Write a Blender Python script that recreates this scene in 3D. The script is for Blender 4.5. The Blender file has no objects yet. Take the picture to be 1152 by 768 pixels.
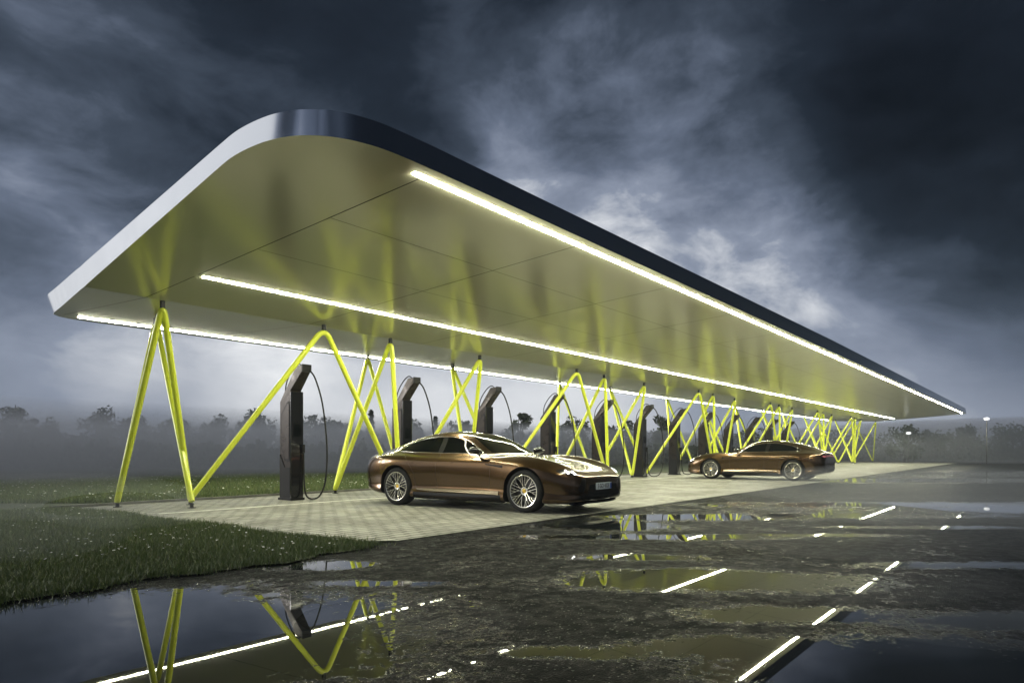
import bpy, bmesh, math, random
import numpy as np
from mathutils import Vector, Matrix
from mathutils.bvhtree import BVHTree
from mathutils.geometry import delaunay_2d_cdt
R = math.radians
random.seed(7)
rng = np.random.default_rng(7)
sc = bpy.context.scene
COL = sc.collection

# ------------------------------------------------------------------ camera
cam = bpy.data.objects.new('camera', bpy.data.cameras.new('camera'))
COL.objects.link(cam)
sc.camera = cam
cam.location = (0, 0, 1.0)
cam.rotation_euler = (R(90), 0, R(37.6 - 90))
cam.data.sensor_width = 36
cam.data.lens = 24.44
cam.data.shift_y = 0.1063
cam.data.clip_start = 0.05
cam.data.clip_end = 3000
YAW = R(37.6)
SA, CA = math.sin(YAW), math.cos(YAW)
F, HY = 782.0, 506.5
def pix_dir(x, y):
    X, Z, U = (x - 576) / F, 1.0, (HY - y) / F
    return Vector((X * SA + Z * CA, -X * CA + Z * SA, U)).normalized()
def at(x, Z):
    X = (x - 576) * Z / F
    return X * SA + Z * CA, -X * CA + Z * SA

# ------------------------------------------------------------------ render / view
sc.view_settings.view_transform = 'Standard'
sc.view_settings.look = 'None'
sc.view_settings.exposure = 0.0
sc.view_settings.gamma = 1.0
sc.view_settings.use_curve_mapping = False
sc.render.engine = 'CYCLES'
sc.cycles.use_denoising = True
sc.cycles.max_bounces = 8
sc.cycles.volume_bounces = 0
sc.cycles.sample_clamp_indirect = 6

# ------------------------------------------------------------------ sun
SUN_DIR = Vector((-0.62, 0.78, 0.20)).normalized()      # towards the sun
sun = bpy.data.objects.new('sun', bpy.data.lights.new('sun', 'SUN'))
COL.objects.link(sun)
sun.data.energy = 1.2
sun.data.angle = R(14)
sun.data.color = (1.0, 0.97, 0.93)
sun.rotation_euler = SUN_DIR.to_track_quat('Z', 'Y').to_euler()

# ------------------------------------------------------------------ node helper
class NT:
    def __init__(s, tree): s.t = tree; s.n = tree.nodes; s.l = tree.links
    def new(s, typ, **kw):
        n = s.n.new(typ)
        for k, v in kw.items():
            if k.startswith('i_'):
                key = k[2:]
                key = int(key) if key.isdigit() else key.replace('_', ' ')
                s.set(n, key, v)
            else: setattr(n, k, v)
        return n
    def set(s, n, key, v):
        if isinstance(v, bpy.types.NodeSocket): s.l.new(v, n.inputs[key])
        else: n.inputs[key].default_value = v
    def math(s, op, a, b=0.0, c=None, clamp=False):
        n = s.n.new('ShaderNodeMath'); n.operation = op; n.use_clamp = clamp
        s.set(n, 0, a); s.set(n, 1, b)
        if c is not None: s.set(n, 2, c)
        return n.outputs[0]
    def vmath(s, op, a, b=(0, 0, 0)):
        n = s.n.new('ShaderNodeVectorMath'); n.operation = op
        s.set(n, 0, a); s.set(n, 1, b)
        return n.outputs['Value'] if op in ('DOT_PRODUCT', 'LENGTH') else n.outputs[0]
    def noise(s, vec, scale, detail=4, rough=0.55, dist=0.0):
        n = s.n.new('ShaderNodeTexNoise')
        s.l.new(vec, n.inputs['Vector']); n.inputs['Scale'].default_value = scale
        n.inputs['Detail'].default_value = detail; n.inputs['Roughness'].default_value = rough
        n.inputs['Distortion'].default_value = dist
        return n.outputs['Fac']
    def smooth(s, v, a, b, lo=0.0, hi=1.0):
        n = s.n.new('ShaderNodeMapRange'); n.interpolation_type = 'SMOOTHSTEP'
        s.set(n, 'Value', v); s.set(n, 'From Min', a); s.set(n, 'From Max', b)
        s.set(n, 'To Min', lo); s.set(n, 'To Max', hi)
        return n.outputs[0]
    def mix(s, f, a, b):
        n = s.n.new('ShaderNodeMix'); n.data_type = 'RGBA'
        s.set(n, 0, f); s.set(n, 6, a); s.set(n, 7, b)
        return n.outputs[2]
    def ramp(s, v, stops):
        n = s.n.new('ShaderNodeValToRGB'); s.l.new(v, n.inputs[0])
        e = n.color_ramp.elements
        while len(e) < len(stops): e.new(0.5)
        for i, (p, c) in enumerate(stops): e[i].position = p; e[i].color = (*c, 1)
        return n.outputs[0]
def c4(c): return (c[0], c[1], c[2], 1)

# ------------------------------------------------------------------ world: overcast storm sky
world = bpy.data.worlds.new('World'); sc.world = world; world.use_nodes = True
w = NT(world.node_tree); w.n.clear()
d = w.new('ShaderNodeTexCoord').outputs['Generated']
sep = w.new('ShaderNodeSeparateXYZ'); w.l.new(d, sep.inputs[0])
dz = w.math('MAXIMUM', sep.outputs[2], 0.0)
P = w.vmath('MULTIPLY', d, (1.0, 1.0, 1.9))
warp = w.new('ShaderNodeTexNoise'); w.l.new(P, warp.inputs['Vector']); warp.inputs['Scale'].default_value = 2.2; warp.inputs['Detail'].default_value = 3
P = w.vmath('ADD', P, w.vmath('MULTIPLY', w.vmath('SUBTRACT', warp.outputs['Color'], (.5, .5, .5)), (.22, .22, .22)))
n1 = w.noise(P, 2.3, 10, 0.52, 0.0)
n2 = w.noise(w.vmath('ADD', P, (5.3, 2.1, 0)), 6.5, 10, 0.6, 0.2)
n3 = w.noise(w.vmath('ADD', P, (1.3, 7.1, 3)), 1.3, 3, 0.5)
amp = w.smooth(dz, 0.03, 0.26, 0.10, 1.0)
val = w.math('MULTIPLY_ADD', w.math('SUBTRACT', n1, 0.5), w.math('MULTIPLY', amp, 1.25), 0.38)
val = w.math('MULTIPLY_ADD', w.math('SUBTRACT', n2, 0.5), w.math('MULTIPLY', amp, 0.72), val)
val = w.math('MULTIPLY_ADD', w.math('SUBTRACT', n3, 0.5), 0.35, val)
val = w.math('ADD', val, w.smooth(sep.outputs[2], 0.45, 0.0, 0.02, 0.30))
for (dv, rad, wt) in [((-.52, .85, .30), 44, 1.15), ((.66, -.78, .35), 50, -.80), ((-.75, -.5, .5), 35, .12)]:
    f = w.smooth(w.vmath('DOT_PRODUCT', d, tuple(Vector(dv).normalized())), math.cos(R(rad)), math.cos(R(rad * .5)))
    val = w.math('MULTIPLY_ADD', f, wt, val)
# cloud masses: direction, angular radius (deg), strength
for (px, py, rad, wt) in [(670, 150, 19, .36), (620, 60, 10, .08), (800, 270, 12, .26), (970, 350, 16, .10), (200, 250, 18, .26), (20, 340, 12, .14),
                          (1060, 430, 14, .04), (520, 480, 24, .30), (60, 30, 24, -.20), (330, 20, 18, -.14),
                          (900, 40, 24, -.30), (1150, 190, 16, -.30), (1150, 330, 9, -.10), (30, 300, 6, -.12), (50, 390, 6, -.06), (760, 10, 16, -.15)]:
    v = pix_dir(px, py)
    f = w.smooth(w.vmath('DOT_PRODUCT', d, tuple(v)), math.cos(R(rad)), 1.0)
    val = w.math('MULTIPLY_ADD', f, wt, val)
val = w.math('DIVIDE', w.math('ADD', val, .30), 1.30)
cloud = w.ramp(val, [(0.0, (.03, .045, .075)), (.16, (.07, .10, .16)), (.36, (.15, .22, .34)), (.55, (.50, .66, .95)), (.70, (1.30, 1.60, 2.25)), (.84, (2.6, 3.0, 3.9)), (1.0, (8.5, 8.7, 9.0))])
sky = w.new('ShaderNodeTexSky', sky_type='NISHITA', sun_disc=False)
sky.sun_elevation = math.asin(SUN_DIR.z)
sky.sun_rotation = math.atan2(SUN_DIR.x, SUN_DIR.y)
col = w.mix(0.03, cloud, sky.outputs[0])
bg = w.new('ShaderNodeBackground'); w.set(bg, 'Color', col); w.set(bg, 'Strength', 0.1)
w.l.new(bg.outputs[0], w.new('ShaderNodeOutputWorld').inputs[0])

# ------------------------------------------------------------------ object helpers
def link(o, parent=None):
    COL.objects.link(o)
    if parent is not None: o.parent = parent
    return o
def tag(o, label=None, cat=None, group=None, kind=None):
    if label: o['label'] = label
    if cat: o['category'] = cat
    if group: o['group'] = group
    if kind: o['kind'] = kind
    return o
def empty(name, loc=(0, 0, 0), rz=0.0):
    o = bpy.data.objects.new(name, None); o.location = loc; o.rotation_euler = (0, 0, rz)
    o.empty_display_size = 0.2
    return link(o)
def mesh_obj(name, verts, faces, m, parent=None, smooth=False, sharp=None):
    me = bpy.data.meshes.new(name); me.from_pydata([tuple(v) for v in verts], [], faces); me.update()
    if m is not None: me.materials.append(m)
    if smooth:
        me.polygons.foreach_set('use_smooth', [True] * len(me.polygons))
        if sharp: me.set_sharp_from_angle(angle=R(sharp))
    return link(bpy.data.objects.new(name, me), parent)
class MB:
    def __init__(s): s.v = []; s.f = []
    def add(s, vs, fs):
        b = len(s.v); s.v += [tuple(v) for v in vs]; s.f += [tuple(i + b for i in f) for f in fs]; return s
    def box(s, x0, x1, y0, y1, z0, z1):
        return s.add([(x0, y0, z0), (x1, y0, z0), (x1, y1, z0), (x0, y1, z0), (x0, y0, z1), (x1, y0, z1), (x1, y1, z1), (x0, y1, z1)],
                     [(3, 2, 1, 0), (4, 5, 6, 7), (0, 1, 5, 4), (1, 2, 6, 5), (2, 3, 7, 6), (3, 0, 4, 7)])
    def prism_x(s, pts, x0, x1, w=None):            # pts are (y,z); w: optional half width per point
        n = len(pts)
        a = [((x0 if w is None else -w[i]), p[0], p[1]) for i, p in enumerate(pts)]
        b = [((x1 if w is None else w[i]), p[0], p[1]) for i, p in enumerate(pts)]
        return s.add(a + b, [tuple(range(n))[::-1], tuple(range(n, 2 * n))] + [(i, (i + 1) % n, n + (i + 1) % n, n + i) for i in range(n)])
    def tube(s, pts, r, seg=10, caps=True):
        pts = [Vector(p) for p in pts]; n = len(pts)
        rr = r if isinstance(r, (list, tuple)) else [r] * n
        t0 = (pts[1] - pts[0]).normalized()
        up = Vector((0, 0, 1)) if abs(t0.z) < .9 else Vector((1, 0, 0))
        nrm = (up - t0 * up.dot(t0)).normalized()
        vs = []
        for i, p in enumerate(pts):
            a = pts[max(0, i - 1)]; b = pts[min(n - 1, i + 1)]
            t = (b - a).normalized()
            nrm = (nrm - t * nrm.dot(t)).normalized()
            bn = t.cross(nrm)
            for q in range(seg):
                an = 2 * math.pi * q / seg
                vs.append(p + (nrm * math.cos(an) + bn * math.sin(an)) * rr[i])
        fs = [(i * seg + q, i * seg + (q + 1) % seg, (i + 1) * seg + (q + 1) % seg, (i + 1) * seg + q) for i in range(n - 1) for q in range(seg)]
        if caps: fs += [tuple(range(seg))[::-1], tuple((n - 1) * seg + q for q in range(seg))]
        return s.add(vs, fs)
    def lathe_y(s, prof, seg=48, cx=0, cz=0):        # prof: (y, radius), ring round the y axis
        vs = []; n = len(prof)
        for i in range(seg):
            a = 2 * math.pi * i / seg
            for (y, r) in prof: vs.append((cx + r * math.cos(a), y, cz + r * math.sin(a)))
        fs = [(i * n + j, ((i + 1) % seg) * n + j, ((i + 1) % seg) * n + j + 1, i * n + j + 1) for i in range(seg) for j in range(n - 1)]
        return s.add(vs, fs)
    def build(s, name, m, parent=None, smooth=False, sharp=None):
        return mesh_obj(name, s.v, s.f, m, parent, smooth, sharp)
def fillet(pts, d=0.25, n=7):
    out = [Vector(pts[0])]
    for i in range(1, len(pts) - 1):
        a, b, c = Vector(pts[i - 1]), Vector(pts[i]), Vector(pts[i + 1])
        p0 = b + (a - b).normalized() * d; p1 = b + (c - b).normalized() * d
        for q in range(n + 1):
            t = q / n
            out.append(p0 * (1 - t) ** 2 + b * 2 * t * (1 - t) + p1 * t * t)
    out.append(Vector(pts[-1])); return out
def catmull(P, t):
    n = len(P) - 1; i = min(int(t), n - 1); f = t - i
    p0 = P[max(i - 1, 0)]; p1 = P[i]; p2 = P[i + 1]; p3 = P[min(i + 2, n)]
    return 0.5 * ((2 * p1) + (-p0 + p2) * f + (2 * p0 - 5 * p1 + 4 * p2 - p3) * f * f + (-p0 + 3 * p1 - 3 * p2 + p3) * f ** 3)
def curve_pts(pts, per=8):
    A = [np.array(p, float) for p in pts]
    return [tuple(catmull(A, i / per)) for i in range((len(A) - 1) * per + 1)]

# ------------------------------------------------------------------ materials
def mat(name, base=(.5, .5, .5), rough=.5, metal=0.0, spec=.5, coat=0.0, coat_rough=.05, emis=None, es=0.0):
    m = bpy.data.materials.new(name); m.use_nodes = True
    t = NT(m.node_tree); b = t.n['Principled BSDF']
    b.inputs['Base Color'].default_value = c4(base); b.inputs['Roughness'].default_value = rough
    b.inputs['Metallic'].default_value = metal; b.inputs['Specular IOR Level'].default_value = spec
    b.inputs['Coat Weight'].default_value = coat; b.inputs['Coat Roughness'].default_value = coat_rough
    if emis: b.inputs['Emission Color'].default_value = c4(emis); b.inputs['Emission Strength'].default_value = es
    return m, t, b
def grime(m_t_b, base, dark, scale=3.0, amt=.5, rlo=None, rhi=None, bump=0.0, bscale=60):
    m, t, b = m_t_b
    o = t.new('ShaderNodeTexCoord').outputs['Object']
    n = t.noise(o, scale, 6, .6)
    f = t.smooth(n, .35, .75)
    t.l.new(t.mix(t.math('MULTIPLY', f, amt), c4(base), c4(dark)), b.inputs['Base Color'])
    if rlo is not None: t.l.new(t.smooth(t.noise(o, scale * 2.3, 5, .6), .3, .7, rlo, rhi), b.inputs['Roughness'])
    if bump:
        bp = t.new('ShaderNodeBump'); bp.inputs['Strength'].default_value = bump; bp.inputs['Distance'].default_value = .01
        t.l.new(t.noise(o, bscale, 3, .5), bp.inputs['Height']); t.l.new(bp.outputs[0], b.inputs['Normal'])
    return m
M = {}
M['tube'] = grime(mat('tube_paint', rough=.3, coat=.5, coat_rough=.12), (.76, .85, .06), (.68, .76, .05), 2.0, .5, .25, .4)
M['stub'] = mat('black_bracket', (.008, .008, .008), .45, spec=.3)[0]
M['fascia'] = grime(mat('fascia_metal', rough=.3, metal=.95), (.70, .72, .76), (.66, .68, .72), 1.2, .3, .14, .20)
M['roof'] = mat('roof_membrane', (.12, .12, .13), .8)[0]
M['seam'] = mat('joint', (.02, .02, .015), .7)[0]
M['strip'] = mat('light_strip', (.9, .9, .85), .4, emis=(1.0, .99, .74), es=152)[0]
M['copper'] = grime(mat('copper_casing', rough=.35, metal=.5), (.016, .010, .007), (.010, .006, .005), 3, .5, .25, .38)
M['black_gloss'] = mat('black_gloss', (.008, .008, .009), .14, coat=.6)[0]
M['black'] = mat('black_plastic', (.006, .006, .007), .5, spec=.2)[0]
M['rubber'] = grime(mat('rubber', rough=.75, spec=.25), (.014, .014, .014), (.03, .03, .028), 9, .5)
M['glass_dark'] = mat('tinted_glass', (.002, .003, .003), .02, spec=.12)[0]
M['chrome'] = mat('bright_trim', (.85, .84, .8), .12, metal=1)[0]
M['rim'] = mat('rim_metal', (.78, .76, .68), .25, metal=.9)[0]
M['blade'] = mat('sill_blade', (.30, .25, .20), .3, metal=.9)[0]
M['rim_dark'] = mat('rim_dark', (.008, .008, .008), .3, spec=.15)[0]
M['disc'] = mat('brake_disc', (.07, .07, .07), .4, metal=1)[0]
M['gold'] = mat('gold_crest', (.75, .5, .08), .3, metal=.9)[0]
M['white_paint'] = grime(mat('line_paint', rough=.6), (.78, .78, .72), (.35, .35, .3), 9, .7)
M['led'] = mat('led', (1, 1, 1), .3, emis=(.93, .97, 1), es=22)[0]
M['tail_glass'] = mat('tail_glass', (.45, .12, .14), .08, coat=1, emis=(1, .35, .4), es=.10)[0]
M['plate'] = mat('plate_white', (.7, .76, .82), .4)[0]
M['plate_blue'] = mat('plate_blue', (.02, .08, .45), .4)[0]
M['ink'] = mat('plate_ink', (.01, .01, .015), .5)[0]
M['concrete'] = grime(mat('kerb_concrete', rough=.8), (.16, .16, .15), (.06, .06, .05), 4, .7, bump=.4, bscale=80)
# car paint: dark copper brown with flakes and clear coat
m, t, b = mat('car_paint', (.17, .095, .03), .24, metal=.92, coat=.8, coat_rough=.09)
o = t.new('ShaderNodeTexCoord').outputs['Object']
vor = t.new('ShaderNodeTexVoronoi'); t.l.new(o, vor.inputs['Vector']); vor.inputs['Scale'].default_value = 900
t.l.new(t.mix(t.math('MULTIPLY', vor.outputs['Distance'], .5), c4((.095, .052, .016)), c4((.048, .026, .009))), b.inputs['Base Color'])
M['paint'] = m
# soffit: satin painted metal panels
m, t, b = mat('soffit_panel', (.62, .62, .44), .3, metal=.3, spec=.6)
o = t.new('ShaderNodeTexCoord').outputs['Object']
t.l.new(t.mix(t.noise(o, 60, 2, .5), c4((.93, .91, .68)), c4((.86, .84, .62))), b.inputs['Base Color'])
b.inputs['Roughness'].default_value = .18
M['soffit'] = m
# pavers
m, t, b = mat('pavers', (.3, .3, .27), .55)
o = t.new('ShaderNodeTexCoord').outputs['Object']
bt = t.new('ShaderNodeTexBrick'); t.l.new(o, bt.inputs['Vector'])
bt.inputs['Scale'].default_value = 1.0; bt.inputs['Brick Width'].default_value = .24; bt.inputs['Row Height'].default_value = .16
bt.inputs['Mortar Size'].default_value = .018; bt.inputs['Mortar Smooth'].default_value = .3
bt.inputs['Color1'].default_value = (.44, .43, .37, 1); bt.inputs['Color2'].default_value = (.25, .245, .21, 1); bt.inputs['Mortar'].default_value = (.045, .05, .035, 1)
big = t.noise(o, .55, 6, .6)
cc = t.mix(t.smooth(big, .35, .7, 0, .55), bt.outputs['Color'], c4((.13, .13, .11)))
cc = t.mix(t.smooth(t.noise(o, 38, 5, .7), .45, .8, 0, .45), cc, c4((.10, .10, .085)))
t.l.new(cc, b.inputs['Base Color'])
t.l.new(t.smooth(t.noise(o, .9, 5, .6), .35, .65, .38, .72), b.inputs['Roughness'])
hh = t.math('MULTIPLY_ADD', t.noise(o, 90, 3, .6), .25, t.math('SUBTRACT', 1.0, bt.outputs['Fac']))
bp = t.new('ShaderNodeBump'); bp.inputs['Strength'].default_value = .8; bp.inputs['Distance'].default_value = .012
t.l.new(hh, bp.inputs['Height']); t.l.new(bp.outputs[0], b.inputs['Normal'])
M['pavers'] = m
# wet asphalt with puddles
m, t, b = mat('wet_asphalt', (.03, .03, .03), .5)
o = t.new('ShaderNodeTexCoord').outputs['Object']
PUD = [  # centre u,v ; half sizes along image-right / depth ; strength
    (1.55, 4.05, 1.75, 1.35, 1.25), (2.35, 3.2, .55, .55, .8), (3.75, 5.05, .55, .26, 1.0), (3.55, 3.95, .8, .14, .7),
    (8.15, 4.7, .95, .75, 1.1), (9.9, 4.2, 1.6, .55, 1.0), (6.8, 4.35, .9, .25, .75),
    (5.2, 2.05, 1.15, .5, 1.25), (4.45, 1.15, .75, .24, 1.05), (3.55, 1.15, .7, .25, 1.05), (3.5, .2, 1.15, .85, 1.3),
    (8.6, 2.3, 1.2, .18, .8), (11.5, 2.6, 2.5, .5, .75), (7.6, 3.3, 1.2, .3, .95), (5.9, 3.0, .7, .22, .8), (4.9, .3, .8, .25, .85), (2.9, 1.9, .6, .12, .75), (15, 1.5, 5, .8, .8), (7.2, .6, 1.2, .2, .8), (16, -1.5, 7, 1.6, .8), (28, 2, 10, 2.2, .8), (40, -4, 16, 5, .8), (10.5, 1.2, 1.2, .22, .8), (6.2, -1.2, 1.5, .3, .7)]
nx = t.noise(o, 1.6, 7, .62); nf = t.noise(o, 9, 5, .68)
acc = None
for (u, v, a, c, s) in PUD:
    mp = t.new('ShaderNodeMapping'); mp.vector_type = 'TEXTURE'
    t.l.new(o, mp.inputs[0]); mp.inputs['Location'].default_value = (u, v, 0)
    mp.inputs['Rotation'].default_value = (0, 0, R(37.6 - 90)); mp.inputs['Scale'].default_value = (a, c, 50)
    L = t.vmath('LENGTH', mp.outputs[0])
    e = t.math('MULTIPLY', t.math('SUBTRACT', 1.0, t.math('MULTIPLY', L, .72), clamp=True), s * 1.5)
    acc = e if acc is None else t.math('MAXIMUM', acc, e)
lvl = t.math('MULTIPLY_ADD', t.math('SUBTRACT', nx, .5), 1.7, acc)
lvl = t.math('MULTIPLY_ADD', t.math('SUBTRACT', nf, .5), 1.9, lvl)
lvl = t.math('MULTIPLY_ADD', t.math('SUBTRACT', t.noise(o, 34, 3, .6), .5), 1.2, lvl)
wet = t.smooth(lvl, .52, .58)
stone = t.new('ShaderNodeTexVoronoi'); t.l.new(o, stone.inputs['Vector']); stone.inputs['Scale'].default_value = 95
grit = t.noise(o, 160, 2, .5)
ac = t.mix(t.smooth(t.noise(o, .8, 6, .6), .3, .7), c4((.002, .0032, .004)), c4((.006, .007, .0085)))
sc_ = t.new('ShaderNodeSeparateColor'); t.l.new(stone.outputs['Color'], sc_.inputs[0])
ac = t.mix(t.smooth(sc_.outputs[0], .965, .99, 0, 1), ac, c4((.13, .14, .13)))
t.l.new(t.mix(wet, ac, c4((.010, .012, .012))), b.inputs['Base Color'])
dry = t.smooth(t.noise(o, 7, 6, .65), .3, .7, .34, .60)
damp = t.smooth(lvl, .12, .50)
dry = t.math('MULTIPLY_ADD', t.math('SUBTRACT', .17, dry), damp, dry)
t.l.new(t.math('MULTIPLY_ADD', t.math('SUBTRACT', .012, dry), wet, dry), b.inputs['Roughness'])
b.inputs['IOR'].default_value = 1.36
t.l.new(t.math('MULTIPLY_ADD', damp, .03, t.math('MULTIPLY_ADD', wet, .42, .015)), b.inputs['Specular IOR Level'])
hgt = t.math('MULTIPLY', t.math('ADD', t.math('MULTIPLY', stone.outputs['Distance'], -1.2), t.math('MULTIPLY', grit, .5)), t.math('SUBTRACT', 1.0, wet))
rip = t.math('MULTIPLY', t.noise(o, 7, 3, .5), .012)
bp = t.new('ShaderNodeBump'); bp.inputs['Strength'].default_value = .7; bp.inputs['Distance'].default_value = .005
t.l.new(t.math('ADD', hgt, rip), bp.inputs['Height']); t.l.new(bp.outputs[0], b.inputs['Normal'])
M['asphalt'] = m
m, t, b = mat('turf_soil', (.03, .04, .015), .9)
o = t.new('ShaderNodeTexCoord').outputs['Object']
t.l.new(t.mix(t.smooth(t.noise(o, 1.5, 6, .65), .3, .7), c4((.020, .032, .010)), c4((.045, .06, .02))), b.inputs['Base Color'])
M['soil'] = m
m, t, b = mat('grass_blades', (.06, .10, .02), .5)
gi = t.new('ShaderNodeNewGeometry')
t.l.new(t.ramp(gi.outputs['Random Per Island'], [(0, (.06, .10, .018)), (.5, (.10, .15, .03)), (.85, (.14, .18, .05)), (1, (.20, .19, .08))]), b.inputs['Base Color'])
M['grass'] = m
M['daisy'] = mat('daisy_petals', (.75, .75, .7), .6)[0]
m, t, b = mat('leaves', (.04, .06, .02), .6)
gi = t.new('ShaderNodeNewGeometry')
t.l.new(t.ramp(gi.outputs['Random Per Island'], [(0, (.02, .035, .012)), (.6, (.045, .07, .022)), (1, (.08, .10, .035))]), b.inputs['Base Color'])
M['leaves'] = m
M['bark'] = grime(mat('bark', rough=.85), (.07, .055, .04), (.03, .025, .02), 6, .8)

# ------------------------------------------------------------------ ground, paving, asphalt
def sheet(name, pts, z, m):
    o = mesh_obj(name, [(x, y, z) for x, y in pts], [tuple(range(len(pts)))], m)
    return tag(o, kind='structure')
sheet('ground', [(-150, -150), (260, -150), (260, 260), (-150, 260)], -0.02, M['soil'])
sheet('asphalt_road', [(-40, -80), (200, -80), (200, 14), (66.2, 14), (66.2, 5.7), (-40, 5.7)], 0.0, M['asphalt'])
pav = sheet('paving', [(4.95, 6.1), (5.3, 5.69), (66.2, 5.69), (66.2, 13.45), (4.9, 13.45)], 0.006, M['pavers'])
MB().box(4.6, 66.2, 13.45, 13.55, -.02, .05).build('kerb', M['concrete'])
bpy.data.objects['kerb']['kind'] = 'structure'
tag(MB().box(5.25, 62, 11.0, 11.09, .004, .0105).build('painted_line', M['white_paint']), kind='structure')

# ------------------------------------------------------------------ grass
def turf_edge_v(u):     # near boundary of the turf against the asphalt
    return 5.42 + .07 * math.sin(u * 3.1) + .05 * math.sin(u * 7.7 + 1) + .03 * math.sin(u * 17)
edge = [(-40, 5.5)] + [(-2 + i * .12, turf_edge_v(-2 + i * .12)) for i in range(56)]
edge += [(4.86 + .06 * math.sin(v * 2.3) + .03 * math.sin(v * 9), v) for v in np.arange(5.75, 13.4, .15)] + [(4.6, 13.6), (66.2, 13.6), (66.2, 14.0), (120, 14.0), (120, 90), (-40, 90)]
sheet('turf', edge, .012, M['soil'])
def in_front(u, v):
    j = rng.exponential(.045, len(u)); return (v > 5.47 - j + .06 * np.sin(u * 3.1) + .05 * np.sin(u * 7.7 + 1)) & (u < 4.9 + j + .06 * np.sin(v * 2.3)) & (v < 13.6)
def blades(name, pts, hmin, hmax, wd, m):
    n = len(pts)
    an = rng.uniform(0, 2 * np.pi, n); h = rng.uniform(hmin, hmax, n); lean = rng.uniform(.1, .8, n) * h; la = rng.uniform(0, 2 * np.pi, n)
    dx, dy = np.cos(an) * wd, np.sin(an) * wd
    V = np.zeros((n, 3, 3))
    V[:, 0, 0] = pts[:, 0] - dx; V[:, 0, 1] = pts[:, 1] - dy
    V[:, 1, 0] = pts[:, 0] + dx; V[:, 1, 1] = pts[:, 1] + dy
    V[:, 2, 0] = pts[:, 0] + np.cos(la) * lean; V[:, 2, 1] = pts[:, 1] + np.sin(la) * lean; V[:, 2, 2] = h
    V[:, :, 2] += .012
    me = bpy.data.meshes.new(name); me.vertices.add(3 * n); me.vertices.foreach_set('co', V.ravel())
    me.loops.add(3 * n); me.loops.foreach_set('vertex_index', np.arange(3 * n, dtype=np.int32))
    me.polygons.add(n); me.polygons.foreach_set('loop_start', np.arange(0, 3 * n, 3, dtype=np.int32))
    me.update(calc_edges=True); me.validate(); me.materials.append(m)
    return link(bpy.data.objects.new(name, me))
Zs = 4.3 + 12 * rng.random(420000) ** 1.25; Xs = (rng.random(420000) * 720 - 760) / F * Zs * 1.05
U = Xs * SA + Zs * CA; Vv = -Xs * CA + Zs * SA
k = in_front(U, Vv); pf = np.stack([U[k], Vv[k]], 1)
tag(blades('grass', pf, .015, .062, .0035, M['grass']), 'short dark green turf of the front lawn beside the puddle', 'grass', kind='stuff')
Zb = 13 + 16 * rng.random(200000) ** 1.2; Xb = (rng.random(200000) * 900 - 640) / F * Zb
U = Xb * SA + Zb * CA; Vv = -Xb * CA + Zb * SA
k = (Vv > 13.58) & (U < 66) & (Vv < 26); pb = np.stack([U[k], Vv[k]], 1)
tag(blades('grass', pb, .04, .12, .008, M['grass']), 'rough green turf beyond the charging bays', 'grass', kind='stuff')
fl = MB()
for src, n, sz in ((pf, 650, .011), (pb, 900, .020)):
    idx = rng.choice(len(src), n, replace=False)
    for i in idx:
        u, v = src[i]
        if math.sin(u * 1.9 + v) + math.sin(v * 2.3 - u) < -.3: continue
        h = random.uniform(.05, .10) if sz < .015 else random.uniform(.08, .15)
        s = sz * random.uniform(.6, 1.3)
        vs = [(u, v, h + s * .5)] + [(u + s * math.cos(q * 1.0472), v + s * math.sin(q * 1.0472), h + random.uniform(0, s)) for q in range(6)]
        fl.add(vs, [(0, q, q % 6 + 1) for q in range(1, 7)])
tag(fl.build('daisies', M['daisy']), 'tiny white daisies scattered through the turf', 'daisies', kind='stuff')

# ------------------------------------------------------------------ canopy
V0, Z0 = 11.3, 3.42
SF, SB = .07, .035
def zs(v): return Z0 + (SF * (V0 - v) if v < V0 else SB * (v - V0))
FRONT, BACK = 4.97, 15.1
def outline():
    P = [(4.774, 13.484), (4.553, 12.5), (4.359, 11.635), (4.29, 11.3), (4.248, 11.024), (4.159, 10.355), (4.078, 9.746), (3.98, 9.016), (3.873, 8.212), (3.78, 7.508), (3.697, 6.887)]
    C = curve_pts([(3.65, 6.53, 0), (3.605, 6.1, 0), (3.64, 5.70, 0), (3.74, 5.43, 0), (3.88, 5.255, 0), (4.06, 5.13, 0), (4.30, 5.04, 0), (4.60, 4.99, 0), (5.2, FRONT, 0)], 6)
    P += [(c[0], c[1]) for c in C] + [(22, FRONT)]
    def arc(c, r, a0, a1, n=16):
        for i in range(n + 1):
            a = R(a0 + (a1 - a0) * i / n); P.append((c[0] + r[0] * math.cos(a), c[1] + r[1] * math.sin(a)))
    arc((64.0, FRONT + .5), (.7, .5), 270, 360, 8)
    arc((64.0, BACK - .5), (.7, .5), 0, 90, 8)
    P += [(22, BACK), (5.9, BACK), (5.45, 15.04), (5.22, 14.91), (5.06, 14.70), (4.97, 14.40)]
    return P
OUT = outline()
def inset(P, d):
    n = len(P); out = []
    for i in range(n):
        a = Vector(P[i - 1]); b = Vector(P[i]); c = Vector(P[(i + 1) % n])
        e1 = (b - a).normalized() if (b - a).length > 1e-6 else (c - b).normalized()
        e2 = (c - b).normalized() if (c - b).length > 1e-6 else e1
        nr = Vector((-(e1.y + e2.y), e1.x + e2.x)).normalized()
        out.append(tuple(b + nr * d))
    return out
canopy = tag(empty('charging_canopy', (30, 10, 0)), 'long folded canopy roof with round corners, three white light strips and satin soffit', 'canopy')
def lc(o): o.matrix_parent_inverse = Matrix.Translation((-30, -10, 0)); return o
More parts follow.
